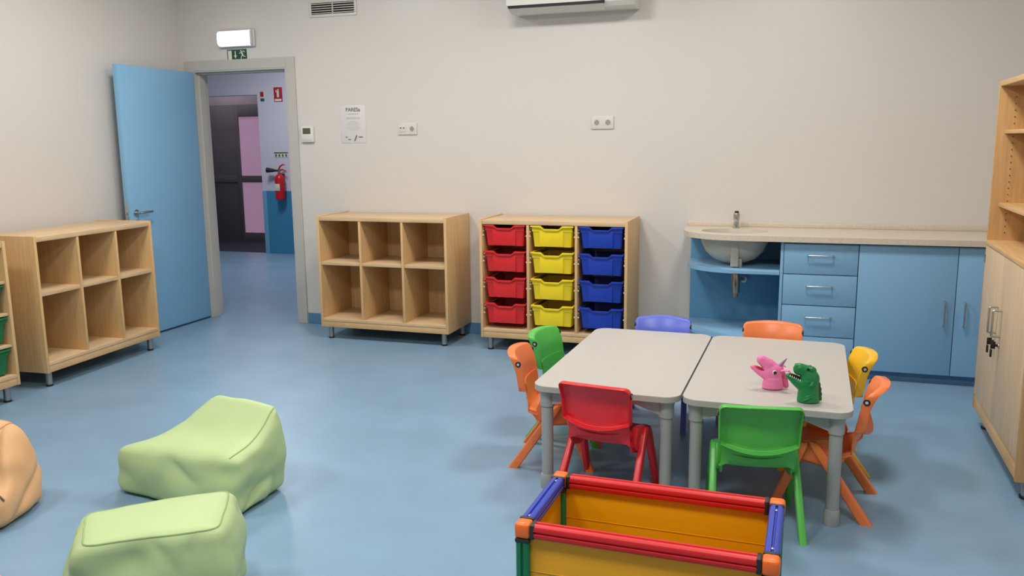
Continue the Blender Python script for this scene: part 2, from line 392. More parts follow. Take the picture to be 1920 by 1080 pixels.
# vent
ve = thing('wall_vent', 'cream slatted air vent high on the wall right of the doorway', 'vent', (-3.40, 0, 2.478))
b = MB(); W2, H2, bw = .205, .062, .020
b.box(-W2, W2, -.008, 0, H2-bw, H2, .002); b.box(-W2, W2, -.008, 0, -H2, -H2+bw, .002); b.box(-W2, -W2+bw, -.008, 0, -H2+bw, H2-bw, .002); b.box(W2-bw, W2, -.008, 0, -H2+bw, H2-bw, .002); b.box(-.004, .004, -.009, -.001, -H2+bw, H2-bw, .001)
b.build('frame', 'vent', ve)
MB().box(-W2+.01, W2-.01, -.002, -.0005, -H2+.01, H2-.01, 0).build('backing', 'blackhole', ve)
for k in range(5):
    z = -.034+.017*k
    MB().box(-W2+bw, W2-bw, -.009, -.003, z-.0028, z+.0028, .001, mtx=None).build('slat', 'vent', ve)
# air conditioner
ac = thing('air_conditioner', 'white wall air conditioner above the notice and sockets, mostly cut off by the photo top', 'air conditioner', (-1.48, 0, 2.335))
def acprof(x, pr): return [(x, y, z) for y, z in pr]
pr = [(-.0, .0), (-.12, -.006), (-.19, .004), (-.222, .03), (-.232, .08), (-.232, .26), (-.215, .295), (0, .30)]
b = MB(); b.rings([acprof(x, pr) for x in (-.435, .435)]); b.build('casing', 'white', ac, angle=30)
b = MB(); b.rings([acprof(x, [(-.20, .036), (-.243, .036), (-.245, .08), (-.245, .25), (-.225, .285), (-.20, .285)]) for x in (-.441, .235)]); b.build('front_panel', 'white', ac, angle=30)
b = MB(); b.rings([acprof(x, [(-.20, .022), (-.2345, .020), (-.236, .037), (-.20, .037)]) for x in (-.432, .236)]); b.build('outlet_slot', 'black', ac)
b = MB(); b.box(.233, .238, -.244, -.2, .022, .28, .001); b.build('panel_gap', 'black', ac)
b = MB(); b.rings([acprof(x, [(-.13, -.010), (-.19, .000), (-.226, .018), (-.222, .024), (-.19, .006), (-.13, -.004)]) for x in (-.425, .23)]); b.build('air_flap', 'white', ac)
# ceiling panels
for i, (x, y) in enumerate(PANELS):
    col = ('left', 'middle', 'right')[i % 3]; row = ('nearest the back wall', 'over the viewer')[i//3]
    p_ = thing('ceiling_light', 'square white ceiling light panel in the %s column %s' % (col, row), 'ceiling light', (x, y, CEIL), 0, 'square ceiling light panels')
    b = MB()
    for a in ((-.3, .3, -.3, -.285), (-.3, .3, .285, .3), (-.3, -.285, -.285, .285), (.285, .3, -.285, .285)): b.box(*a, -.02, 0, .002)
    b.build('frame', 'white', p_)
    MB().box(-.285, .285, -.285, .285, -.012, -.002, 0).build('diffuser', 'panelglow', p_)
# corridor fittings
def sgn(name, label, x0, x1, z0, z1): return thing(name, label, 'sign', ((x0+x1)/2, CY, (z0+z1)/2))
s1 = sgn('extinguisher_sign', 'red and white fire extinguisher sign on the corridor wall', -6.54, -6.412, 2.01, 2.197)
MB().box(-.064, .064, -.004, 0, -.093, .093, .001).build('plate', 'signred', s1)
b = MB(); b.box(-.018, .016, -.006, -.003, -.035, .045, .001); b.box(-.008, .014, -.006, -.003, .045, .07, .001); b.box(-.034, -.02, -.006, -.003, .03, .06, .001); b.build('bottle_symbol', 'signwhite', s1)
MB().box(-.05, .05, -.006, -.003, -.085, -.055, 0).build('caption_strip', 'signwhite', s1)
s2 = sgn('alarm_sign', 'small red and blue notice beside the dark lobby opening', -6.752, -6.684, 2.015, 2.152)
MB().box(-.034, .034, -.004, 0, -.068, .068, .001).build('plate', 'signwhite', s2)
MB().box(-.030, .022, -.006, -.003, -.004, .062, .001).build('red_field', 'signred', s2)
MB().box(-.030, .030, -.006, -.003, -.062, -.022, .001).build('blue_field', 'signblue', s2)
s3 = sgn('instruction_strip', 'narrow pale pictogram strip above the fire extinguisher', -6.585, -6.375, 1.285, 1.355)
MB().box(-.105, .105, -.004, 0, -.035, .035, .001).build('plate', 'signwhite', s3)
MB().box(-.105, .105, -.006, -.003, .022, .035, 0).build('header_band', 'black', s3)
for k in range(4):
    b = MB(); x = -.078+.052*k
    b.box(x-.010, x+.010, -.006, -.003, -.026, .012, .001); b.box(x-.016, x+.016, -.006, -.003, -.004, .003, 0); b.build('pictogram', 'ink', s3)
fe = thing('fire_extinguisher', 'red fire extinguisher with black horn hung on the corridor dado edge', 'fire extinguisher', (-6.47, CY-.085, .735))
MB().lathe([(0, 0), (.05, 0), (.062, .008), (.065, .02), (.065, .27), (.06, .30), (.04, .325), (.022, .335), (.022, .35), (0, .35)]).build('cylinder', 'exred', fe)
MB().box(-.035, .035, -.0665, -.055, .12, .21, .003).build('label_plate', 'signwhite', fe)
b = MB(); b.cyl((0, 0, .345), (0, 0, .39), .018); b.box(-.02, .05, -.012, .012, .38, .395, .003); b.build('valve', 'copper', fe)
b = MB(); b.tube([(-.01, 0, .395), (.02, 0, .44), (.06, 0, .462), (.09, 0, .455)], [.010, .011, .009, .006]); b.tube([(.0, 0, .385), (.05, 0, .40), (.10, 0, .375)], [.010, .009, .006]); b.build('lever', 'exred', fe)
b = MB(); b.tube([(-.015, 0, .38), (-.06, -.01, .385), (-.08, -.01, .385), (-.175, -.02, .39)], [.012, .016, .022, .036]); b.build('discharge_horn', 'black', fe)
b = MB(); b.box(-.03, .03, .06, .085, .2, .34, .003); b.build('wall_bracket', 'dark', fe)
# ------------------------------------------------------------------ storage units (cubbies)
UW, UD, UT, UB = 1.04, .452, .929, .095
def unit(kind, loc, rz, label, name):
    u = thing(name, label, 'storage unit', loc, rz)        # local: x 0..W, y 0 (front) .. D (back)
    t_ = .019
    for x in (0, UW-t_): MB().box(x, x+t_, 0, UD, UB, UT+.004, .001).build('side_panel', 'wood', u)
    MB().box(t_, UW-t_, .004, UD-.002, UT-.032, UT-.004, .001).build('top_panel', 'woodh', u)
    MB().box(t_, UW-t_, .002, UD-.02, .138, .160, .001).build('bottom_panel', 'woodh', u)
    MB().box(t_, UW-t_, .004, .022, UB, .136, .001).build('plinth', 'woodedge', u)
    MB().box(t_, UW-t_, UD-.012, UD-.004, UB, UT-.032, 0).build('back_panel', 'wood', u)
    iw = (UW-2*t_-2*.018)/3
    for k in (1, 2):
        x = t_+k*iw+(k-1)*.018
        MB().box(x, x+.018, .006, UD-.012, .160, UT-.032, .001).build('divider', 'wood', u)
    for k in range(3):
        x = t_+k*(iw+.018)
        if kind == 'open':
            MB().box(x, x+iw, .014, UD-.012, .565, .590, .001).build('shelf', 'woodh', u)
        if kind == 'shelf':
            for z in (.338, .522, .706): MB().box(x, x+iw, .010, UD-.012, z-.016, z, .001).build('shelf', 'woodh', u)
        if kind == 'tray':
            for r_ in range(4):
                z = RIMS[r_]-.075
                for sx, xx in ((1, x), (-1, x+iw)):
                    b = MB(); b.cyl((xx-sx*.002, .022, z), (xx+sx*.008, .022, z), .006); b.cyl((xx-sx*.002, .03, z+.03), (xx+sx*.007, .03, z+.03), .005)
                    b.box(min(xx, xx+sx*.009), max(xx, xx+sx*.009), .03, UD-.02, z+.048, z+.053, 0)
                    b.build('tray_runner', 'white', u)
    for x, y in ((.055, .05), (UW-.055, .05), (.055, UD-.05), (UW-.055, UD-.05)):
        l = MB().cyl((x, y, .006), (x, y, .137), .019).build('leg', 'alu', u)
        MB().cyl((x, y, 0), (x, y, .012), .021, bev=.002).build('foot', 'black', l)
    return u, iw
RIMS = [.893, .712, .528, .344]
FY = -.4693
unit('open', (-3.350, FY, 0), 0, 'open beech unit with six empty cubbies on the back wall', 'cubby_unit')
_, IW = unit('tray', (-2.0613, FY, 0), 0, 'beech unit filled with red, yellow and blue trays', 'tray_unit')
unit('open', (-4.262, -2.112, 0), R(90+3.2), 'open beech unit with six empty cubbies on the left wall in front of the door', 'cubby_unit')
unit('shelf', (-4.228, -2.334-UW, 0), R(90), 'beech unit with shelves cut off at the left photo edge, holding green trays', 'tray_unit')
# trays
def make_tray(mtl):
    t_ = thing('storage_tray', '', 'tray')
    W = IW/2-.010; H = .145; D = .40
    b = MB(); th_ = .003
    def ring(z, w_, y0, y1, r=.012): return [(x, y, z) for x, y in rr(-w_, w_, y0, y1, r, 3)]
    bw = W-.020
    b.rings([ring(-.034, W-.010, .004, D-.01), ring(-.04, W-.011, .006, D-.012), ring(-H, bw, .016, D-.03), ring(-H, bw-.003, .019, D-.033), ring(-.04, W-.014, .009, D-.015), ring(-.034, W-.013, .007, D-.013)], False, False, loop=True)
    b.rings([ring(-H, bw, .016, D-.03), ring(-H+.003, bw, .016, D-.03)])
    # front wall raised panel
    mt = Matrix(((1, 0, 0, 0), (0, 0, 1, 0), (0, 1, 0, 0), (0, 0, 0, 1)))
    b.prism([(-bw*.66, -.030), (bw*.60, -.030), (bw*.60, -H+.004), (-bw*.66, -H+.004)][::-1], .001, .02, mt, .0015)
    b.build('tub', mtl, t_)
    # rim with dip at front
    b = MB(); path = []
    for x, z in ((-W, 0), (-W*.52, 0), (-W*.36, -.024), (W*.32, -.024), (W*.48, 0), (W, 0)): path.append((x, z))
    top = [(x, z) for x, z in path]; bot = [(x, z-.011) for x, z in path][::-1]
    b.prism(top+bot, -.008, .008, mt, .002)
    b.prism([(x*.95, z-.008) for x, z in path]+[(W*.93, -.040), (-W*.93, -.040)], .003, .007, mt, .0005)
    for s_ in (-1, 1): b.box(min(s_*W, s_*(W-.012)), max(s_*W, s_*(W-.012)), .008, D, -.008, 0, .002)
    b.box(-W, W, D-.012, D, -.008, 0, .002)
    b.build('rim', mtl, t_)
    return t_
first = make_tray(M['trayred']); used = False
KIDS[first] = list(first.children)
ROWN = ['top row', 'second row from the top', 'third row from the top', 'bottom row']
for ci, (cn, mk) in enumerate((('red', 'trayred'), ('yellow', 'trayyellow'), ('blue', 'trayblue'))):
    for r_ in range(4):
        x = -2.0613+.019+ci*(IW+.018)+IW/2; loc = (x, FY+.012, RIMS[r_])
        lab = '%s plastic tray in the %s of the beech tray unit' % (cn, ROWN[r_]); g = '%s trays in the tray unit' % cn
        if not used: first.location = loc; first['label'] = lab; first['group'] = g; used = True
        else: dup(first, loc, 0, lab, g, {M['trayred']: M[mk]})
for r_, z in ((1, .683), (2, .498), (3, .314)):
    y = -2.334-.019-IW/2
    o = dup(first, (-4.228-.018, y, z), R(90), 'dark green tray on the %s shelf level of the unit at the left photo edge' % {1: 'upper', 2: 'middle', 3: 'lowest'}[r_], 'green trays at the left edge', {M['trayred']: M['traygreen']})
# ------------------------------------------------------------------ counter
CF, T = -.5392, .871
def curved_outline(x0, x1, yb, yf, a, n=14):
    # left end is a rounded front corner: quarter-ish ellipse of x-extent a starting at the wall corner
    pts = [(x1, yb), (x0, yb)]
    pts += [(x0, yb-(abs(yf-yb))*.42)]
    for k in range(1, n+1):
        q = k/n*math.pi/2
        pts.append((x0+a*(1-math.cos(q)), yb-abs(yf-yb)*.42-abs(yf-yb)*.58*math.sin(q)))
    pts.append((x1, yf))
    return pts
wt = thing('worktop', 'long beige counter top with rounded left end and upstand', 'worktop', (0, 0, 0))
BX, BY, BA, BB = -.352, -.305, .212, .150       # basin centre and semi axes
out = curved_outline(-.684, 1.385, -.001, -.572, .36)
# slab with an elliptical hole: top/bottom faces bridged
def slab_hole(b, outline, hole, z0, z1):
    def ringv(pts, z): return [b.bm.verts.new((x, y, z)) for x, y in pts]
    for z, flip in ((z1, False), (z0, True)):
        o_ = ringv(outline, z); h_ = ringv(hole, z)
        es = [b.bm.edges.new((o_[i], o_[(i+1) % len(o_)])) for i in range(len(o_))]+[b.bm.edges.new((h_[i], h_[(i+1) % len(h_)])) for i in range(len(h_))]
        bmesh.ops.triangle_fill(b.bm, use_beauty=True, use_dissolve=False, edges=es)
        if flip: o0, h0 = o_, h_
        else: o1, h1 = o_, h_
    for A, B in ((o0, o1), (h0, h1)):
        for i in range(len(A)):
            j = (i+1) % len(A); b.bm.faces.new((A[i], A[j], B[j], B[i]))
hole = [(BX+BA*math.cos(2*math.pi*k/40), BY+BB*math.sin(2*math.pi*k/40)) for k in range(40)]
b = MB(); slab_hole(b, out, hole, T-.034, T)
b.build('slab', 'stone', wt, angle=50)
MB().box(-.684, 1.385, -.020, -.001, T, T+.030, .003).build('upstand', 'stone', wt)
wb = thing('washbasin', 'round cream washbasin sunk in the counter beside the drawers', 'washbasin', (BX, BY, 0))
pr = [(1.02, T-.0005), (1.0, T-.001), (.985, T-.008), (.93, T-.06), (.80, T-.12), (.58, T-.165), (.30, T-.19), (.08, T-.195)]
b = MB(); n = 40
inner = [[(BA*r_*math.cos(2*math.pi*k/n), BB*r_*math.sin(2*math.pi*k/n), z) for k in range(n)] for r_, z in pr]
outer = [[((BA*r_+.012)*math.cos(2*math.pi*k/n), (BB*r_+.012)*math.sin(2*math.pi*k/n), z-.012) for k in range(n)] for r_, z in pr[::-1][:-2]]
b.rings([[(BA*.998*math.cos(2*math.pi*k/n), BB*.998*math.sin(2*math.pi*k/n), T-.0015) for k in range(n)]]+inner[2:]+outer+[[(BA*1.05*math.cos(2*math.pi*k/n), BB*1.07*math.sin(2*math.pi*k/n), T-.040) for k in range(n)]], False, False)
b.build('bowl', 'basin', wb, angle=60)
b = MB(); b.cyl((0, 0, T-.196), (0, 0, T-.186), .022); b.build('drain', 'steel', wb)
b = MB(); b.box(-.012, .038, -BB*.80-.03, -BB*.80, T-.215, T-.05, .006, 3); b.box(-.012, .058, -BB*.80+.0, -.03, T-.225, T-.165, .004); 
b.build('overflow_duct', 'basin', wb)
b = MB(); b.cyl((.018, -.02, .44), (.018, -.02, T-.2), .016); b.cyl((.018, -.02, .47), (.018, -.02, .625), .026, bev=.004); b.tube([(.018, -.02, .56), (.018, .03, .56), (.03, .12, .54), (.055, .27, .515)], .013)
b.build('bottle_trap', 'copper', wb)
b = MB(); b.cyl((.142, .275, .697), (.142, .215, .697), .010); b.cyl((.142, .22, .675), (.142, .22, .72), .011); b.ball((.142, .20, .70), .015); b.build('stop_valve', 'steel', wb)
b = MB(); b.cyl((.055, .276, .515), (.055, .25, .515), .022, bev=.003); b.build('waste_collar', 'white', wb)
fa = thing('faucet', 'chrome push tap standing behind the washbasin', 'tap', (-.357, -.085, T))
b = MB(); b.lathe([(0, 0), (.024, 0), (.024, .006), (.017, .012), (.016, .045), (.018, .055), (.021, .062), (.0215, .09), (.019, .098), (.012, .102), (0, .103)], 24); b.build('body', 'steel', fa)
b = MB(); b.tube([(0, -.008, .050), (0, -.04, .052), (0, -.075, .046), (0, -.085, .036)], [.012, .0115, .010, .009]); b.build('spout', 'steel', fa)
MB().lathe([(0, .1025), (.014, .102), (.014, .108), (.010, .112), (0, .113)], 24).build('push_button', 'black', fa)
# open sink cabinet
sk = thing('sink_cabinet', 'open blue curved shelf cabinet under the washbasin', 'cabinet', (0, 0, 0))
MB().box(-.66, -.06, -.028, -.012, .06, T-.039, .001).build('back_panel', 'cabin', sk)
b = MB(); so = curved_outline(-.655, -.062, -.03, -.545, .34); b.prism(so[::-1], .628, .650, None, .002)
sh = b.build('shelf', 'cab', sk, angle=50)
b = MB(); b.prism(so[::-1], .208, .230, None, .002); b.build('bottom_panel', 'cab', sk, angle=50)
b = MB(); so2 = curved_outline(-.60, -.062, -.03, -.49, .30); b.prism(so2[::-1], 0, .208, None, 0); b.build('plinth', 'base', sk, angle=50)
# drawer cabinet
dc = thing('drawer_cabinet', 'blue cabinet with a stack of drawers between sink and double doors', 'cabinet', (0, 0, 0))
b = MB(); b.box(-.060, -.042, CF+.0, -.012, .06, T-.039, .001); b.box(.372, .386, CF+.02, -.012, .06, T-.039, .001); b.box(-.042, .372, -.03, -.012, .06, T-.039, 0); b.box(-.042, .372, CF+.02, -.03, .06, .078, 0); b.box(-.042, .372, CF+.02, -.03, T-.057, T-.039, 0)
b.build('carcass', 'cab', dc)
MB().box(-.060, .386, CF+.055, CF+.07, 0, .06, 0).build('plinth', 'base', dc)
def barh(p, q, outv, r_=.0048, name='handle', par=None, mtl='steel'):
    p = Vector(p); q = Vector(q); o_ = Vector(outv); d = (q-p).normalized()*.006
    b = MB(); b.tube([p, p+o_*.8, p+o_+d*.4, p+o_+d, q+o_-d, q+o_-d*.4, q+o_*.8, q], r_, 10)
    return b.build(name, mtl, par)
zs = [.827, .638, .446, .252, .064]
for k in range(4):
    d_ = MB().box(-.039, .3835, CF, CF+.019, zs[k+1]+.0025, zs[k]-.0025, .0012).build('drawer', 'cab', dc)
    zc = zs[k]-.070
    barh((.100, CF, zc), (.244, CF, zc), (0, -.030, 0), par=d_)
# door cabinet
kc = thing('door_cabinet', 'blue counter cabinet with two plain doors and vertical bar handles', 'cabinet', (0, 0, 0))
b = MB(); b.box(.388, .404, CF+.02, -.012, .06, T-.039, 0); b.box(1.365, 1.381, CF+.02, -.012, .06, T-.039, 0); b.box(.404, 1.365, -.03, -.012, .06, T-.039, 0); b.box(.404, 1.365, CF+.02, -.03, .06, .078, 0); b.box(.404, 1.365, CF+.02, -.03, T-.057, T-.039, 0)
b.build('carcass', 'cab', kc)
MB().box(.387, 1.381, CF+.055, CF+.07, 0, .06, 0).build('plinth', 'base', kc)
for x0, x1, hx in ((.3885, .9195, .866), (.9235, 1.3805, .971)):
    d_ = MB().box(x0, x1, CF, CF+.019, .0625, .8285, .0012).build('door', 'cab', kc)
    barh((hx, CF, .368), (hx, CF, .508), (0, -.030, 0), par=d_)
# ------------------------------------------------------------------ tall cabinet
KL = 1.032
tc_ = thing('tall_cabinet', 'tall beech bookcase cabinet with pale doors at the right photo edge', 'cabinet', (.9185, -1.2363, 0), R(-90-1.57))
# local: x along length (toward viewer), y depth (toward the right wall)
KD, KT, KH, KB = .42, 1.717, .952, .09
for x in (0, KL-.019): MB().box(x, x+.019, 0, KD, KB, KT, .001).build('side_panel', 'wwood', tc_)
MB().box(.019, KL-.019, .002, KD, KT-.024, KT, .001).build('top_panel', 'wwoodh', tc_)
MB().box(.019, KL-.019, -.004, KD-.01, KH-.022, KH, .0015).build('desk_panel', 'wwoodh', tc_)
MB().box(.019, KL-.019, KD-.010, KD-.002, KB, KT-.024, 0).build('back_panel', 'wwood', tc_)
MB().box(.019, KL-.019, .004, .022, KB, KB+.075, .001).build('plinth', 'wwoodh', tc_)
MB().box(.019, KL-.019, .022, KD-.01, KB+.055, KB+.075, 0).build('bottom_panel', 'wwoodh', tc_)
for z in (1.136, 1.487):
    MB().box(.0195, KL-.0195, .036, KD-.01, z-.018, z, .001).build('shelf', 'wwoodh', tc_)
for k in range(24):
    z = .99+k*.031
    if abs(z-1.128) < .014 or abs(z-1.479) < .014 or z > 1.67: continue
    MB().cyl((.0188, .072, z), (.0205, .072, z), .0028, n=10).build('shelf_pin_hole', 'brown', tc_)
for k, (x0, x1) in enumerate(((.0205, .4745), (.4775, KL-.0205))):
    d_ = MB().box(x0, x1, -.001, .017, KB+.078, KH-.025, .001).build('door', 'paleash', tc_)
    hx = (.432, .520)[k]
    barh((hx, 0, .572), (hx, 0, .690), (0, -.036, 0), .005, par=d_)
    b = MB(); b.cyl((hx, 0, .532), (hx, -.008, .532), .011, bev=.001); lk = b.build('lock', 'steel', d_)
    b = MB(); b.cyl((hx, -.008, .532), (hx, -.022, .532), .006); b.box(hx-.003, hx+.003, -.036, -.016, .516, .548, .002); b.box(hx-.009, hx+.009, -.036, -.028, .478, .514, .003); b.build('key', 'black', d_)
    for z in ((.23, .86) if k == 0 else ()):
        MB().box(.012, .0215, -.003, .004, z-.02, z+.02, .001).build('hinge', 'brown', d_)
for x, y in ((.07, .06), (KL-.07, .06), (.07, KD-.06), (KL-.07, KD-.06)):
    l = MB().cyl((x, y, .006), (x, y, KB+.05), .02).build('leg', 'alu', tc_)
    MB().cyl((x, y, 0), (x, y, .012), .026, bev=.002).build('foot', 'black', l)
# ------------------------------------------------------------------ tables
TZ = .4602
def table(loc, rz, W, L, label):
    t_ = thing('table', label, 'table', loc, rz, None)
    b = MB(); o_ = rr(0, W, 0, L, .065, 10)
    b.prism(o_, TZ-.004, TZ, None, .0012); b.build('tabletop', 'table', t_, angle=50)
    b = MB(); b.prism(o_, TZ-.024, TZ-.004, None, .004); b.build('edging', 'tedge', t_, angle=50)
    i_ = .055
    b = MB()
    for a in ((i_, W-i_, i_-.010, i_+.010), (i_, W-i_, L-i_-.010, L-i_+.010), (i_-.010, i_+.010, i_, L-i_), (W-i_-.010, W-i_+.010, i_, L-i_)):
        b.box(*a, TZ-.056, TZ-.027, .002)
    b.build('under_frame', 'tleg', t_)
    for x, y, dx, dy in ((i_, i_, 1, 1), (W-i_, i_, -1, 1), (i_, L-i_, 1, -1), (W-i_, L-i_, -1, -1)):
        l = MB().cyl((x, y, .04), (x, y, TZ-.03), .0245, n=24).build('leg', 'tleg', t_)
        MB().lathe([(.0275, 0), (.029, .004), (.029, .058), (.027, .063), (.0245, .064)], 24, (x, y, 0)).build('foot', 'tleg', l)
        b = MB(); b.lathe([(.030, -.095), (.030, -.045), (.036, -.028)], 24, (x, y, TZ))
        for ex_, ey in ((dx, 0), (0, dy)):
            n_ = Vector((-ey, ex_, 0))*.016
            P = [(Vector((ex_*.0, ey*.0, -.095)), ), (Vector((ex_*.03, ey*.03, -.085)), ), (Vector((ex_*.14, ey*.14, -.045)), ), (Vector((ex_*.14, ey*.14, -.028)), ), (Vector((0, 0, -.028)), )]
            c_ = Vector((x, y, TZ))
            b.rings([[c_+p[0]+n_ for p in P], [c_+p[0]-n_ for p in P]])
        b.build('corner_bracket', 'tleg', t_)
    return t_
TR = R(-1.2)
def tl(x, y): return (-.3865+x*math.cos(TR)-y*math.sin(TR), -2.735+x*math.sin(TR)+y*math.cos(TR), 0)
table(tl(-.613, .013), TR, .608, 1.155, 'pale grey low table left of the pair, with no toys on it')
table(tl(.003, .012), TR, .628, 1.155, 'pale grey low table on the right carrying the puppets')
# ------------------------------------------------------------------ chairs
def make_chair(mtl, label):
    c = thing('child_chair', label, 'chair')
    # backrest: rings of a rounded outline, rim turned backwards, curved bottom lip
    zt, zb, hw = .512, .352, .147
    o_ = []
    nx = 12
    r_ = .022
    def outline():
        pts = []
        for k in range(nx+1):                       # bottom, left to right, sagging lip
            u = -1+2*k/nx; pts.append((u*(hw-.004), zb-.030*(1-u*u)))
        for k in range(1, 6): pts.append((hw-.004+.004*k/6, zb+(zt-r_-zb)*k/6))
        for k in range(6): a = R(90*k/5); pts.append((hw-r_+r_*math.cos(a), zt-r_+r_*math.sin(a)))
        for k in range(1, nx): u = 1-2*k/nx; pts.append((u*(hw-r_), zt+.007*(1-u*u)))
        for k in range(6): a = R(90+90*k/5); pts.append((-hw+r_+r_*math.cos(a), zt-r_+r_*math.sin(a)))
        for k in range(1, 6): pts.append((-hw+.004*k/6, zt-r_-(zt-r_-zb)*k/6))
        return pts
    O = outline(); cx, cz = 0, .43
    def bend(x, z, d):          # d = depth (negative = rearwards)
        y = -.172-(z-.35)*.16-max(0, z-.43)**1.5*.85 + 1.35*x*x + d
        return (x, y, z)
    def rg(ins, d):
        out_ = []
        for x, z in O:
            vx, vz = x-cx, z-cz; L_ = math.hypot(vx, vz); f = max(0, (L_-ins)/L_)
            out_.append(bend(cx+vx*f, cz+vz*f, d))
        return out_
    def rs(s_, d): return [bend(cx+(x-cx)*s_, cz+(z-cz)*s_, d) for x, z in O]
    b = MB()
    b.rings([rs(.02, -.004), rs(.3, -.004), rs(.55, -.004), rs(.75, -.004), rg(.012, -.004), rg(.008, -.008), rg(.006, -.030), rg(.003, -.033), rg(0, -.030), rg(-.001, -.006), rg(0, 0), rg(.005, .003), rs(.9, .003), rs(.7, .003), rs(.45, .003), rs(.2, .003), rs(.02, .003)])
    b.build('backrest', mtl, c, angle=55)
    # seat + rear curve as one solid shell
    prof = []   # (y, z, halfwidth)
    for y, z, h in ((.122, .236, .112), (.130, .250, .124), (.122, .263, .132), (.095, .268, .136), (.05, .266, .138), (0, .262, .138), (-.06, .258, .137), (-.104, .258, .136), (-.136, .270, .133), (-.154, .296, .130), (-.160, .330, .130), (-.163, .362, .131), (-.167, .385, .131)):
        prof.append((y, z, h))
    K = len(prof); nu = 14; th_ = .006
    top = []; bot = []
    for i, (y, z, h) in enumerate(prof):
        y0, z0, _ = prof[max(i-1, 0)]; y1, z1, _ = prof[min(i+1, K-1)]
        t_ = Vector((0, y1-y0, z1-z0)).normalized(); nrm = Vector((0, t_.z, -t_.y))
        if nrm.z < 0 and i < 8: nrm = -nrm
        if i >= 8: nrm = Vector((0, abs(t_.z), abs(t_.y)))
        A = []; Bm = []
        for k in range(nu+1):
            u = -1+2*k/nu; e = max(0, abs(u)-.82)/.18
            dz = -.008*(1-u*u) if 3 <= i <= 8 else 0
            p = Vector((u*h, y+ (.02*u*u if i >= 9 else 0), z+dz)); drop = e*e*.012
            if 1 <= i <= 8: p.z -= drop
            A.append(p); Bm.append(p-nrm*th_)
        top.append(A); bot.append(Bm)
    b = MB(); b.rings([A+Bm[::-1] for A, Bm in zip(top, bot)])
    # front and side skirt below the seat
    for s_ in (-1, 1):
        b.rings([[(s_*.131, y, z) for y, z in ((.112, .252), (.112, .225), (.06, .205), (-.03, .195), (-.10, .215), (-.136, .268), (-.10, .258))], [(s_*.123, y, z) for y, z in ((.112, .252), (.112, .225), (.06, .205), (-.03, .195), (-.10, .215), (-.136, .268), (-.10, .258))]])
    b.box(-.123, .123, .106, .113, .225, .252, .002)
    b.build('seat', mtl, c, angle=50)
    # hand slot line on the rear curve
    b = MB(); b.tube([(x, -.1625+.012*(x/.09)**2, .305-.010*(1-(x/.09)**2)) for x in [-.09+.018*k for k in range(11)]], .0042, 8); b.build('seat_ridge', mtl, c)
    # legs
    for s_ in (-1, 1):
        for ftop, fbot, hy0, hy1, zt_ in (((.149, .005), (.164, -.202), .020, .024, .296), ((.148, .035), (.158, .148), .020, .019, .290)):
            rings = []
            for q, hz in ((0, 0), (.03, .0), (.5, 0), (.93, 0), (.985, .004), (1, .010)):
                x = fbot[0]+(ftop[0]-fbot[0])*q; y = fbot[1]+(ftop[1]-fbot[1])*q; z = zt_*q
                hy = hy1+(hy0-hy1)*q-hz*.8; hx = .0135-hz*.5
                rings.append([(s_*(x+a), y+c_, z) for a, c_ in rr(-hx, hx, -hy, hy, min(.008, hx*.7), 3)])
            b = MB(); b.rings(rings); b.build('leg', mtl, c, angle=50)
    for s_ in (-1, 1):
        b = MB(); mt = Matrix(((0, 0, s_, 0), (1, 0, 0, 0), (0, 1, 0, 0), (0, 0, 0, 1)))
        b.prism([(-.080, .318), (-.02, .306), (.050, .292), (.062, .262), (.045, .215), (-.04, .20), (-.085, .225), (-.100, .27)], .122, .146, mt, .005); b.build('side_bracket', mtl, c, angle=50)
    # dark ring badges on the upper edges of the back
    for s_ in (-1, 1):
        z = .476; x, y, _ = bend(hw, z, -.008)
        b = MB(); b.cyl((s_*(x-.004), y, z), (s_*(x+.004), y, z), .0125, n=24, bev=.001); g = b.build('side_badge', 'black', c)
        b = MB(); b.cyl((s_*(x+.003), y, z), (s_*(x+.0046), y, z), .0060, n=20); b.build('badge_centre', 'lampbody', g)
    return c
G_ = 'children\'s chairs around the tables'
ch0 = make_chair(M['chairred'], 'red plastic child chair at the near side of the left table')
KIDS[ch0] = list(ch0.children)
def put(o, x, y, face):     # x, y = chair centre on the floor; face = heading of the seat in degrees (0 = +y)
    o.location = (x, y, 0); o.rotation_euler = (0, 0, R(face))
put(ch0, -.685, -2.60, -8); ch0['group'] = G_
CH = [('chairgreen', -.104, -2.695, 8, 'green plastic child chair at the near side of the puppets\' table'),
      ('chairorange', -.97, -2.30, -84, 'orange plastic child chair at the left table beside its near left corner'),
      ('chairgreen', -.975, -1.955, -98, 'green plastic child chair on the far left of the left table'),
      ('chairblue', -.635, -1.665, 180, 'blue plastic child chair behind the left table'),
      ('chairorange', -.072, -1.65, 180, 'orange plastic child chair behind the puppets\' table'),
      ('chairyellow', .129, -2.00, 96, 'yellow plastic child chair on the far right of the puppets\' table'),
      ('chairorange', .138, -2.455, 82, 'orange plastic child chair at the near right corner of the puppets\' table')]
CO = []
for mk, x, y, f_, lab in CH:
    o = dup(ch0, (0, 0, 0), 0, lab, G_, {M['chairred']: M[mk]}); put(o, x, y, f_); CO.append(o)
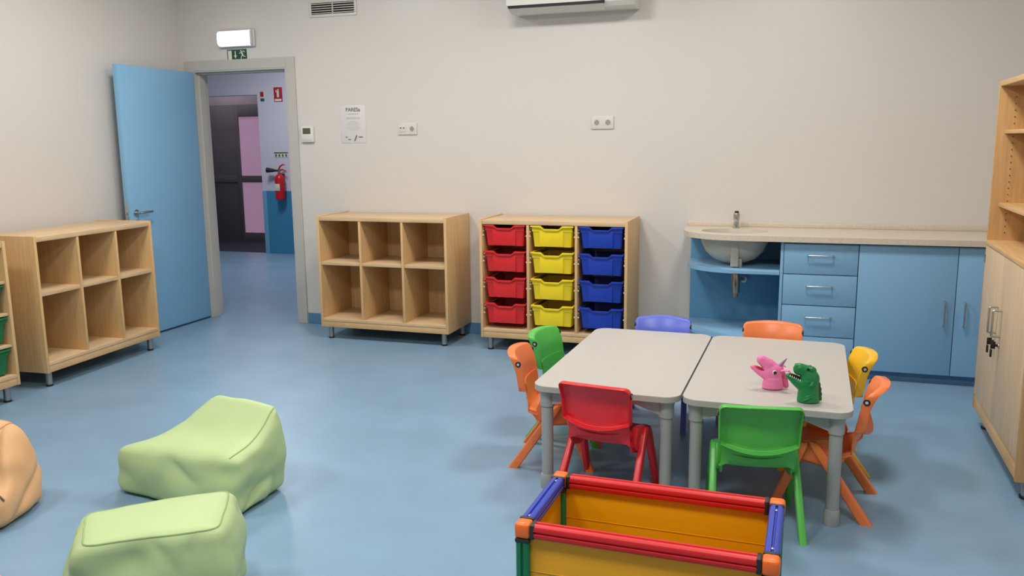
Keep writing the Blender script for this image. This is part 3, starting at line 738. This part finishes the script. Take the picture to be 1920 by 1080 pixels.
# ------------------------------------------------------------------ puppets
def blob(name, balls, mtl, par, vox=.0022, sm=6):
    b = MB()
    for bb in balls:
        c_, r_ = bb[0], bb[1]
        if isinstance(r_, tuple): b.ball(c_, *r_, rot=(bb[2] if len(bb) > 2 else None))
        else: b.ball(c_, r_)
    o = b.build(name, mtl, par, norm=False)
    o.modifiers.new('r', 'REMESH').mode = 'VOXEL'; o.modifiers['r'].voxel_size = vox; o.modifiers['r'].use_smooth_shade = True
    s_ = o.modifiers.new('s', 'SMOOTH'); s_.iterations = sm; s_.factor = .6
    bake(o); o.data.materials.clear(); o.data.materials.append(M[mtl]); o.data.polygons.foreach_set('use_smooth', [True]*len(o.data.polygons)); return o
def chain(p, q, r0, r1, n=7, fy=1):
    p, q = Vector(p), Vector(q)
    return [((p+(q-p)*k/(n-1)), ((r0+(r1-r0)*k/(n-1)), (r0+(r1-r0)*k/(n-1))*fy, (r0+(r1-r0)*k/(n-1)))) for k in range(n)]
pk = thing('unicorn_puppet', 'pink rubber unicorn hand puppet with open mouth on the right table', 'toy', (-.047, -2.478, TZ), R(14)); pk.scale = (.95, .95, .95)
bl = []
for k in range(8): bl.append(((0, 0, .006+.006*k), (.046-.0006*k if k < 5 else .040, .036, .007)))
bl += chain((0, 0, .045), (-.004, 0, .072), .036, .042, 5, .8)
bl += chain((-.004, 0, .078), (-.022, 0, .104), .036, .028, 6, .8) + chain((-.022, 0, .104), (-.050, 0, .126), .027, .021, 7, .9)
bl += chain((-.02, 0, .058), (-.060, 0, .076), .026, .015, 7, 1.0) + chain((-.060, 0, .076), (-.088, 0, .095), .015, .009, 7, 1.1)
bl += [((.026, 0, .092), (.016, .02, .016))]
body = blob('body', bl, 'pink', pk)
b = MB(); b.cyl((.024, -.006, .098), (.052, -.010, .136), .0105, .0015, 16); b.build('horn', 'horn', pk)
for s_ in (-1, 1):
    b = MB(); b.tube([(.026, s_*.026, .084), (.038, s_*.036, .090), (.052, s_*.042, .090), (.064, s_*.044, .082)], [.006, .010, .009, .002], 12, flat=.5); b.build('ear', 'pink', pk)
    e = MB().ball((-.002, s_*.0325, .080), .009, .005, .009).build('eye', 'teeth', pk)
    MB().ball((-.0005, s_*.0352, .079), .0072, .0042, .0075).build('pupil', 'eyeblack', e)
b = MB(); b.ball((-.052, 0, .0865), .034, .0165, .006, rot=Matrix.Rotation(R(24), 4, 'Y')); b.build('mouth', 'mouthred', pk)
blob('mane', chain((.030, 0, .088), (.048, 0, .045), .012, .014, 6, .6)+chain((.048, 0, .045), (.056, 0, .014), .014, .012, 6, .6), 'pinkd', pk, .0025)
dn = thing('dinosaur_puppet', 'green rubber dinosaur hand puppet with open mouth beside the pink one', 'toy', (.083, -2.625, TZ), R(10)); dn.scale = (.93, .93, .96)
bl = []
for k in range(14): bl.append(((.004, 0, .006+.0065*k), (.046-.0005*k, .036, .008)))
bl += chain((.006, 0, .095), (-.002, 0, .118), .040, .030, 6, .85)
bl += chain((-.006, 0, .125), (-.036, 0, .134), .026, .025, 6, .9) + [((.008, -.018, .138), .010), ((.008, .018, .138), .010), ((.018, 0, .130), .014)]
bl += chain((-.022, 0, .070), (-.055, 0, .088), .026, .016, 6, 1.0) + chain((-.055, 0, .088), (-.080, 0, .106), .015, .010, 6, 1.2)
bl += [((-.048, -.010, .150), .006), ((-.048, .010, .150), .006)]
for k in range(6):      # skin folds
    bl.append(((-.004+.006*k, -.034+.002*k, .022+.012*k), (.020, .006, .0032), Matrix.Rotation(R(-30), 4, 'Y')))
blob('body', bl, 'dino', dn, .0022, 3)
bl = []
for k in range(22):
    a = k/21; bl.append(((.016+.034*math.sin(a*1.7), 0, .140-.128*a), (.008+.0016*math.sin(k*1.9), .0055, .0065)))
blob('spine_ridge', bl, 'dinod', dn, .002, 2)
b = MB(); b.ball((-.048, 0, .1025), .032, .017, .007, rot=Matrix.Rotation(R(22), 4, 'Y')); b.build('mouth', 'blackhole', dn)
for s_ in (-1, 1):
    b = MB()
    for k in range(7): b.cyl((-.074+.008*k, s_*.0165, .107-.0035*k), (-.0735+.008*k, s_*.0165, .1145-.0035*k), .0028, .0006, 8)
    b.build('teeth', 'teeth', dn)
    MB().ball((-.006, s_*.024, .140), .0055).build('eye', 'blackhole', dn)
    b = MB(); b.tube([(.010, s_*.034, .090), (.006, s_*.046, .080), (-.004, s_*.050, .080)], [.008, .007, .003]); b.build('forearm', 'dino', dn)
# ------------------------------------------------------------------ bean bags
def beanbag(name, label, B, Tp, mtl, seam, rad=.20, bulge=.03, sag=.0, seed=1, wr=.012, dents=(), sides=(0, 1, 2, 3), tab=None):
    """B, Tp: four corners each, order LF, RF, RB, LB (front = towards the viewer)"""
    root = thing(name, label, 'bean bag', tuple(sum(Vector(p).to_3d()[i] for p in B)/4 for i in range(2))+(0,))
    ctr = Vector(root.location)
    n = 30
    def tri(u, v, w_):
        u, v, w_ = (u+1)/2, (v+1)/2, (w_+1)/2
        def q(P): return (P[0]*(1-u)+P[1]*u)*(1-v)+(P[3]*(1-u)+P[2]*u)*v
        Bq = q([Vector((p[0], p[1], 0)) for p in B]); Tq = q([Vector(p) for p in Tp])
        p = Bq*(1-w_)+Tq*w_
        p.z -= sag*math.sin(math.pi*v)**1.3*w_*(1-.35*u)
        return p
    def rnd(p):
        q = []
        lim = 1-rad
        base = Vector([max(-lim, min(lim, c)) for c in p]); d = Vector(p)-base
        if d.length > 1e-6: d = d.normalized()*rad
        return base+d
    def shape(p):
        s_ = rnd(p); u, v, w_ = s_
        bz = bulge*(1-w_*w_)*1.0
        q = tri(u, v, w_)
        c0 = tri(0, 0, w_); d = (q-c0); d.z = 0
        if d.length > 1e-5: q += d.normalized()*bz*(1-.35*max(abs(u), abs(v))*0)
        # top crown
        if w_ > .5: q.z += .012*(1-u*u)*(1-v*v)
        k = noise.noise(Vector((q.x*7+seed*3.1, q.y*7, q.z*9)))*wr + noise.noise(Vector((q.x*15, q.y*15+seed*5, q.z*5)))*wr*.45
        side = 1-max(0, w_)**6
        dd = Vector((d.x, d.y, 0)).normalized() if d.length > 1e-5 else Vector((0, 0, 1))
        # long folds running down the sides
        fold = -max(0, .28-abs(noise.noise(Vector((q.x*4.5+q.z*3+seed, q.y*4.5-q.z*3, q.z*3+seed*2)))))**2*wr*14
        q += dd*(k+fold)*side*(1 if w_ > -.9 else .4); q.z += k*.35*max(0, w_)
        for dx_, dy_, dz_, rd, dp in dents:
            g_ = math.exp(-(((q.x-dx_)**2+(q.y-dy_)**2)/rd**2+(q.z-dz_)**2/(rd*.55)**2)); q -= dd*dp*g_
        q.z = max(q.z, .0)
        return q-ctr
    b = MB(); cache = {}
    def vert(i, j, k):
        key = (i, j, k)
        if key not in cache: cache[key] = b.bm.verts.new(shape((i/n*2-1, j/n*2-1, k/n*2-1)))
        return cache[key]
    for a in range(n):
        for c in range(n):
            for f in range(6):
                if f == 0: ks = [(a, c, 0), (a, c+1, 0), (a+1, c+1, 0), (a+1, c, 0)]
                elif f == 1: ks = [(a, c, n), (a+1, c, n), (a+1, c+1, n), (a, c+1, n)]
                elif f == 2: ks = [(0, a, c), (0, a, c+1), (0, a+1, c+1), (0, a+1, c)]
                elif f == 3: ks = [(n, a, c), (n, a+1, c), (n, a+1, c+1), (n, a, c+1)]
                elif f == 4: ks = [(a, 0, c), (a+1, 0, c), (a+1, 0, c+1), (a, 0, c+1)]
                else: ks = [(a, n, c), (a, n, c+1), (a+1, n, c+1), (a+1, n, c)]
                b.bm.faces.new([vert(*q) for q in ks])
    o = b.build('cover', mtl, root, angle=180)
    s_ = o.modifiers.new('s', 'SUBSURF'); s_.levels = 1; s_.render_levels = 1; bake(o)
    if tab:
        ok_, pp, nn, _ = o.closest_point_on_mesh(Vector(tab)-ctr)
        nn = nn.normalized(); ax = nn.cross(Vector((0, 0, 1))).normalized(); up = ax.cross(nn)
        up = (up+ax*.35).normalized(); ax = up.cross(nn)*-1
        mt = Matrix((ax, nn, up)).transposed().to_4x4(); mt.translation = pp
        MB().box(-.003, .003, -.002, .005, -.024, .024, .0008, mtx=mt).build('label_tab', 'brown', root)
    # seam piping round the top panel
    m_ = 1-rad*.32
    if len(sides) == 4:
        lp = []
        for k in range(96):
            a_ = 2*math.pi*k/96; c_, s_ = math.cos(a_), math.sin(a_); f_ = m_/(abs(c_)**9+abs(s_)**9)**(1/9)
            wob = 1+.02*noise.noise(Vector((c_*1.4+seed, s_*1.4, seed)))
            lp.append(shape((c_*f_*wob, s_*f_*wob, 1)))
        b = MB(); b.tube(lp, .0032, 6, closed=True); b.build('seam_piping', seam, root)
    else:
        for i_s, (u0, v0, u1, v1) in enumerate(((-m_, -m_, m_, -m_), (m_, -m_, m_, m_), (m_, m_, -m_, m_), (-m_, m_, -m_, -m_))):
            if i_s not in sides: continue
            lp = [shape((u0+(u1-u0)*k/26, v0+(v1-v0)*k/26, 1)) for k in range(27)]
            b = MB(); b.tube(lp, .0032, 6); b.build('seam_piping', seam, root)
    return root
beanbag('bean_bag', 'lime green bean bag with a raised back, the farther of the two green ones',
        [(-2.70, -3.24), (-2.01, -3.36), (-2.01, -2.99), (-2.50, -2.88)],
        [(-2.67, -3.26, .215), (-2.01, -3.33, .25), (-2.02, -2.99, .385), (-2.38, -2.93, .40)], 'bag', 'seam', .26, .022, .06, 1, .014,
        [(-2.03, -3.40, .19, .07, .05), (-1.98, -3.25, .10, .09, .03), (-2.66, -3.30, .10, .07, .02)], (1,))
beanbag('bean_bag', 'lime green low bean bag, the nearer of the two green ones at the photo bottom',
        [(-2.00, -4.20), (-1.60, -3.95), (-1.72, -3.67), (-2.14, -3.96)],
        [(-1.93, -4.18, .31), (-1.59, -3.94, .31), (-1.745, -3.66, .315), (-2.13, -3.965, .305)], 'bag', 'seam', .24, .022, .0, 2, .014,
        [(-1.80, -4.12, .24, .10, .03), (-1.95, -4.22, .20, .08, .03)])
beanbag('bean_bag', 'apricot orange bean bag cut off by the left photo edge',
        [(-3.14, -3.84), (-2.80, -3.68), (-2.91, -3.37), (-3.28, -3.46)],
        [(-3.10, -3.78, .37), (-2.91, -3.68, .345), (-2.95, -3.46, .37), (-3.20, -3.50, .40)], 'bago', 'seamo', .3, .035, .0, 3, .016,
        [(-2.83, -3.66, .20, .07, .03)], (1, 2), tab=(-2.80, -3.68, .17))
beanbag('bean_bag', 'pink bean bag just peeking in at the bottom left photo corner',
        [(-2.46, -4.70), (-2.18, -4.66), (-2.07, -4.39), (-2.38, -4.40)],
        [(-2.42, -4.64, .27), (-2.16, -4.62, .27), (-2.00, -4.305, .318), (-2.36, -4.38, .28)], 'bagp', 'seamo', .3, .02, .0, 4, .008)
# ------------------------------------------------------------------ toy box of tubes and panels
BXZ = .42
bx = thing('toy_crate', 'open box of yellow panels held by red, blue and green tubes', 'toy box', (-.668, -3.848, 0), R(-1.2))
BW, BD, tr_ = .655, .360, .0205
def ptube(p, q, mtl, name):       # tube with flattened sides and a groove
    p, q = Vector(p), Vector(q); d = (q-p).normalized()
    a = Vector((0, 0, 1)) if abs(d.z) < .5 else Vector((0, 1, 0)); u = d.cross(a).normalized(); v = d.cross(u)
    prof_ = []
    for k in range(64):
        t_ = 2*math.pi*k/64; c_, s_ = math.cos(t_), math.sin(t_); r_ = tr_/max(.001, (abs(c_)**4+abs(s_)**4)**.25)
        g = 1
        for ax in (0, math.pi/2, math.pi, 3*math.pi/2):
            dd = abs((t_-ax+math.pi) % (2*math.pi)-math.pi)
            if dd < .14: g = .72
        prof_.append((c_*r_*g, s_*r_*g))
    b = MB(); b.rings([[p+u*x+v*y for x, y in prof_], [q+u*x+v*y for x, y in prof_]]); return b.build(name, mtl, bx, angle=30)
cn = .032
Xs, Ys, Zs = (0, BW), (0, BD), (.026, BXZ-tr_)
for z in Zs:
    for y in Ys: ptube((cn, y, z), (BW-cn, y, z), 'tubered', 'rail')
    for x in Xs: ptube((x, cn, z), (x, BD-cn, z), 'tubeblue', 'rail')
for x in Xs:
    for y in Ys:
        ptube((x, y, Zs[0]+cn), (x, y, Zs[1]-cn), 'tubegreen', 'post')
        for z in Zs:
            b = MB(); b.box(x-.0225, x+.0225, y-.0225, y+.0225, z-.0225, z+.0225, .010, 3); b.build('corner_connector', 'conn', bx)
            b = MB(); sx = 1 if x == 0 else -1; sy = 1 if y == 0 else -1; sz = 1 if z < .2 else -1
            b.box(min(x+sx*.0215, x+sx*.036), max(x+sx*.0215, x+sx*.036), y-.0215, y+.0215, z-.0215, z+.0215, .005)
            b.box(x-.0215, x+.0215, min(y+sy*.0215, y+sy*.036), max(y+sy*.0215, y+sy*.036), z-.0215, z+.0215, .005)
            b.box(x-.0215, x+.0215, y-.0215, y+.0215, min(z+sz*.0215, z+sz*.036), max(z+sz*.0215, z+sz*.036), .005)
            b.build('coupling', 'clamp', bx)
zp0, zp1 = Zs[0]+.012, Zs[1]-.012
for y in Ys:
    MB().box(.012, BW-.012, y-.006, y+.006, zp0, zp1, .001).build('panel', 'panel', bx)
    b = MB()
    for z in (.15, .28): b.box(.02, BW-.02, y-.0075, y+.0075, z-.0012, z+.0012, .0005)
    b.build('panel_joint', 'panel', bx)
for x in Xs: MB().box(x-.006, x+.006, .012, BD-.012, zp0, zp1, .001).build('panel', 'panel', bx)
MB().box(.012, BW-.012, .012, BD-.012, Zs[0]-.006, Zs[0]+.006, .001).build('base_panel', 'panel', bx)
for x, y in ((0, .05), (0, BD-.05), (BW, .06), (BW, BD-.06)):
    b = MB(); b.box(x-.0035, x+.0035, y-.006, y+.006, BXZ-.006, BXZ-.002, .0015); b.build('lock_screw', 'steel', bx)
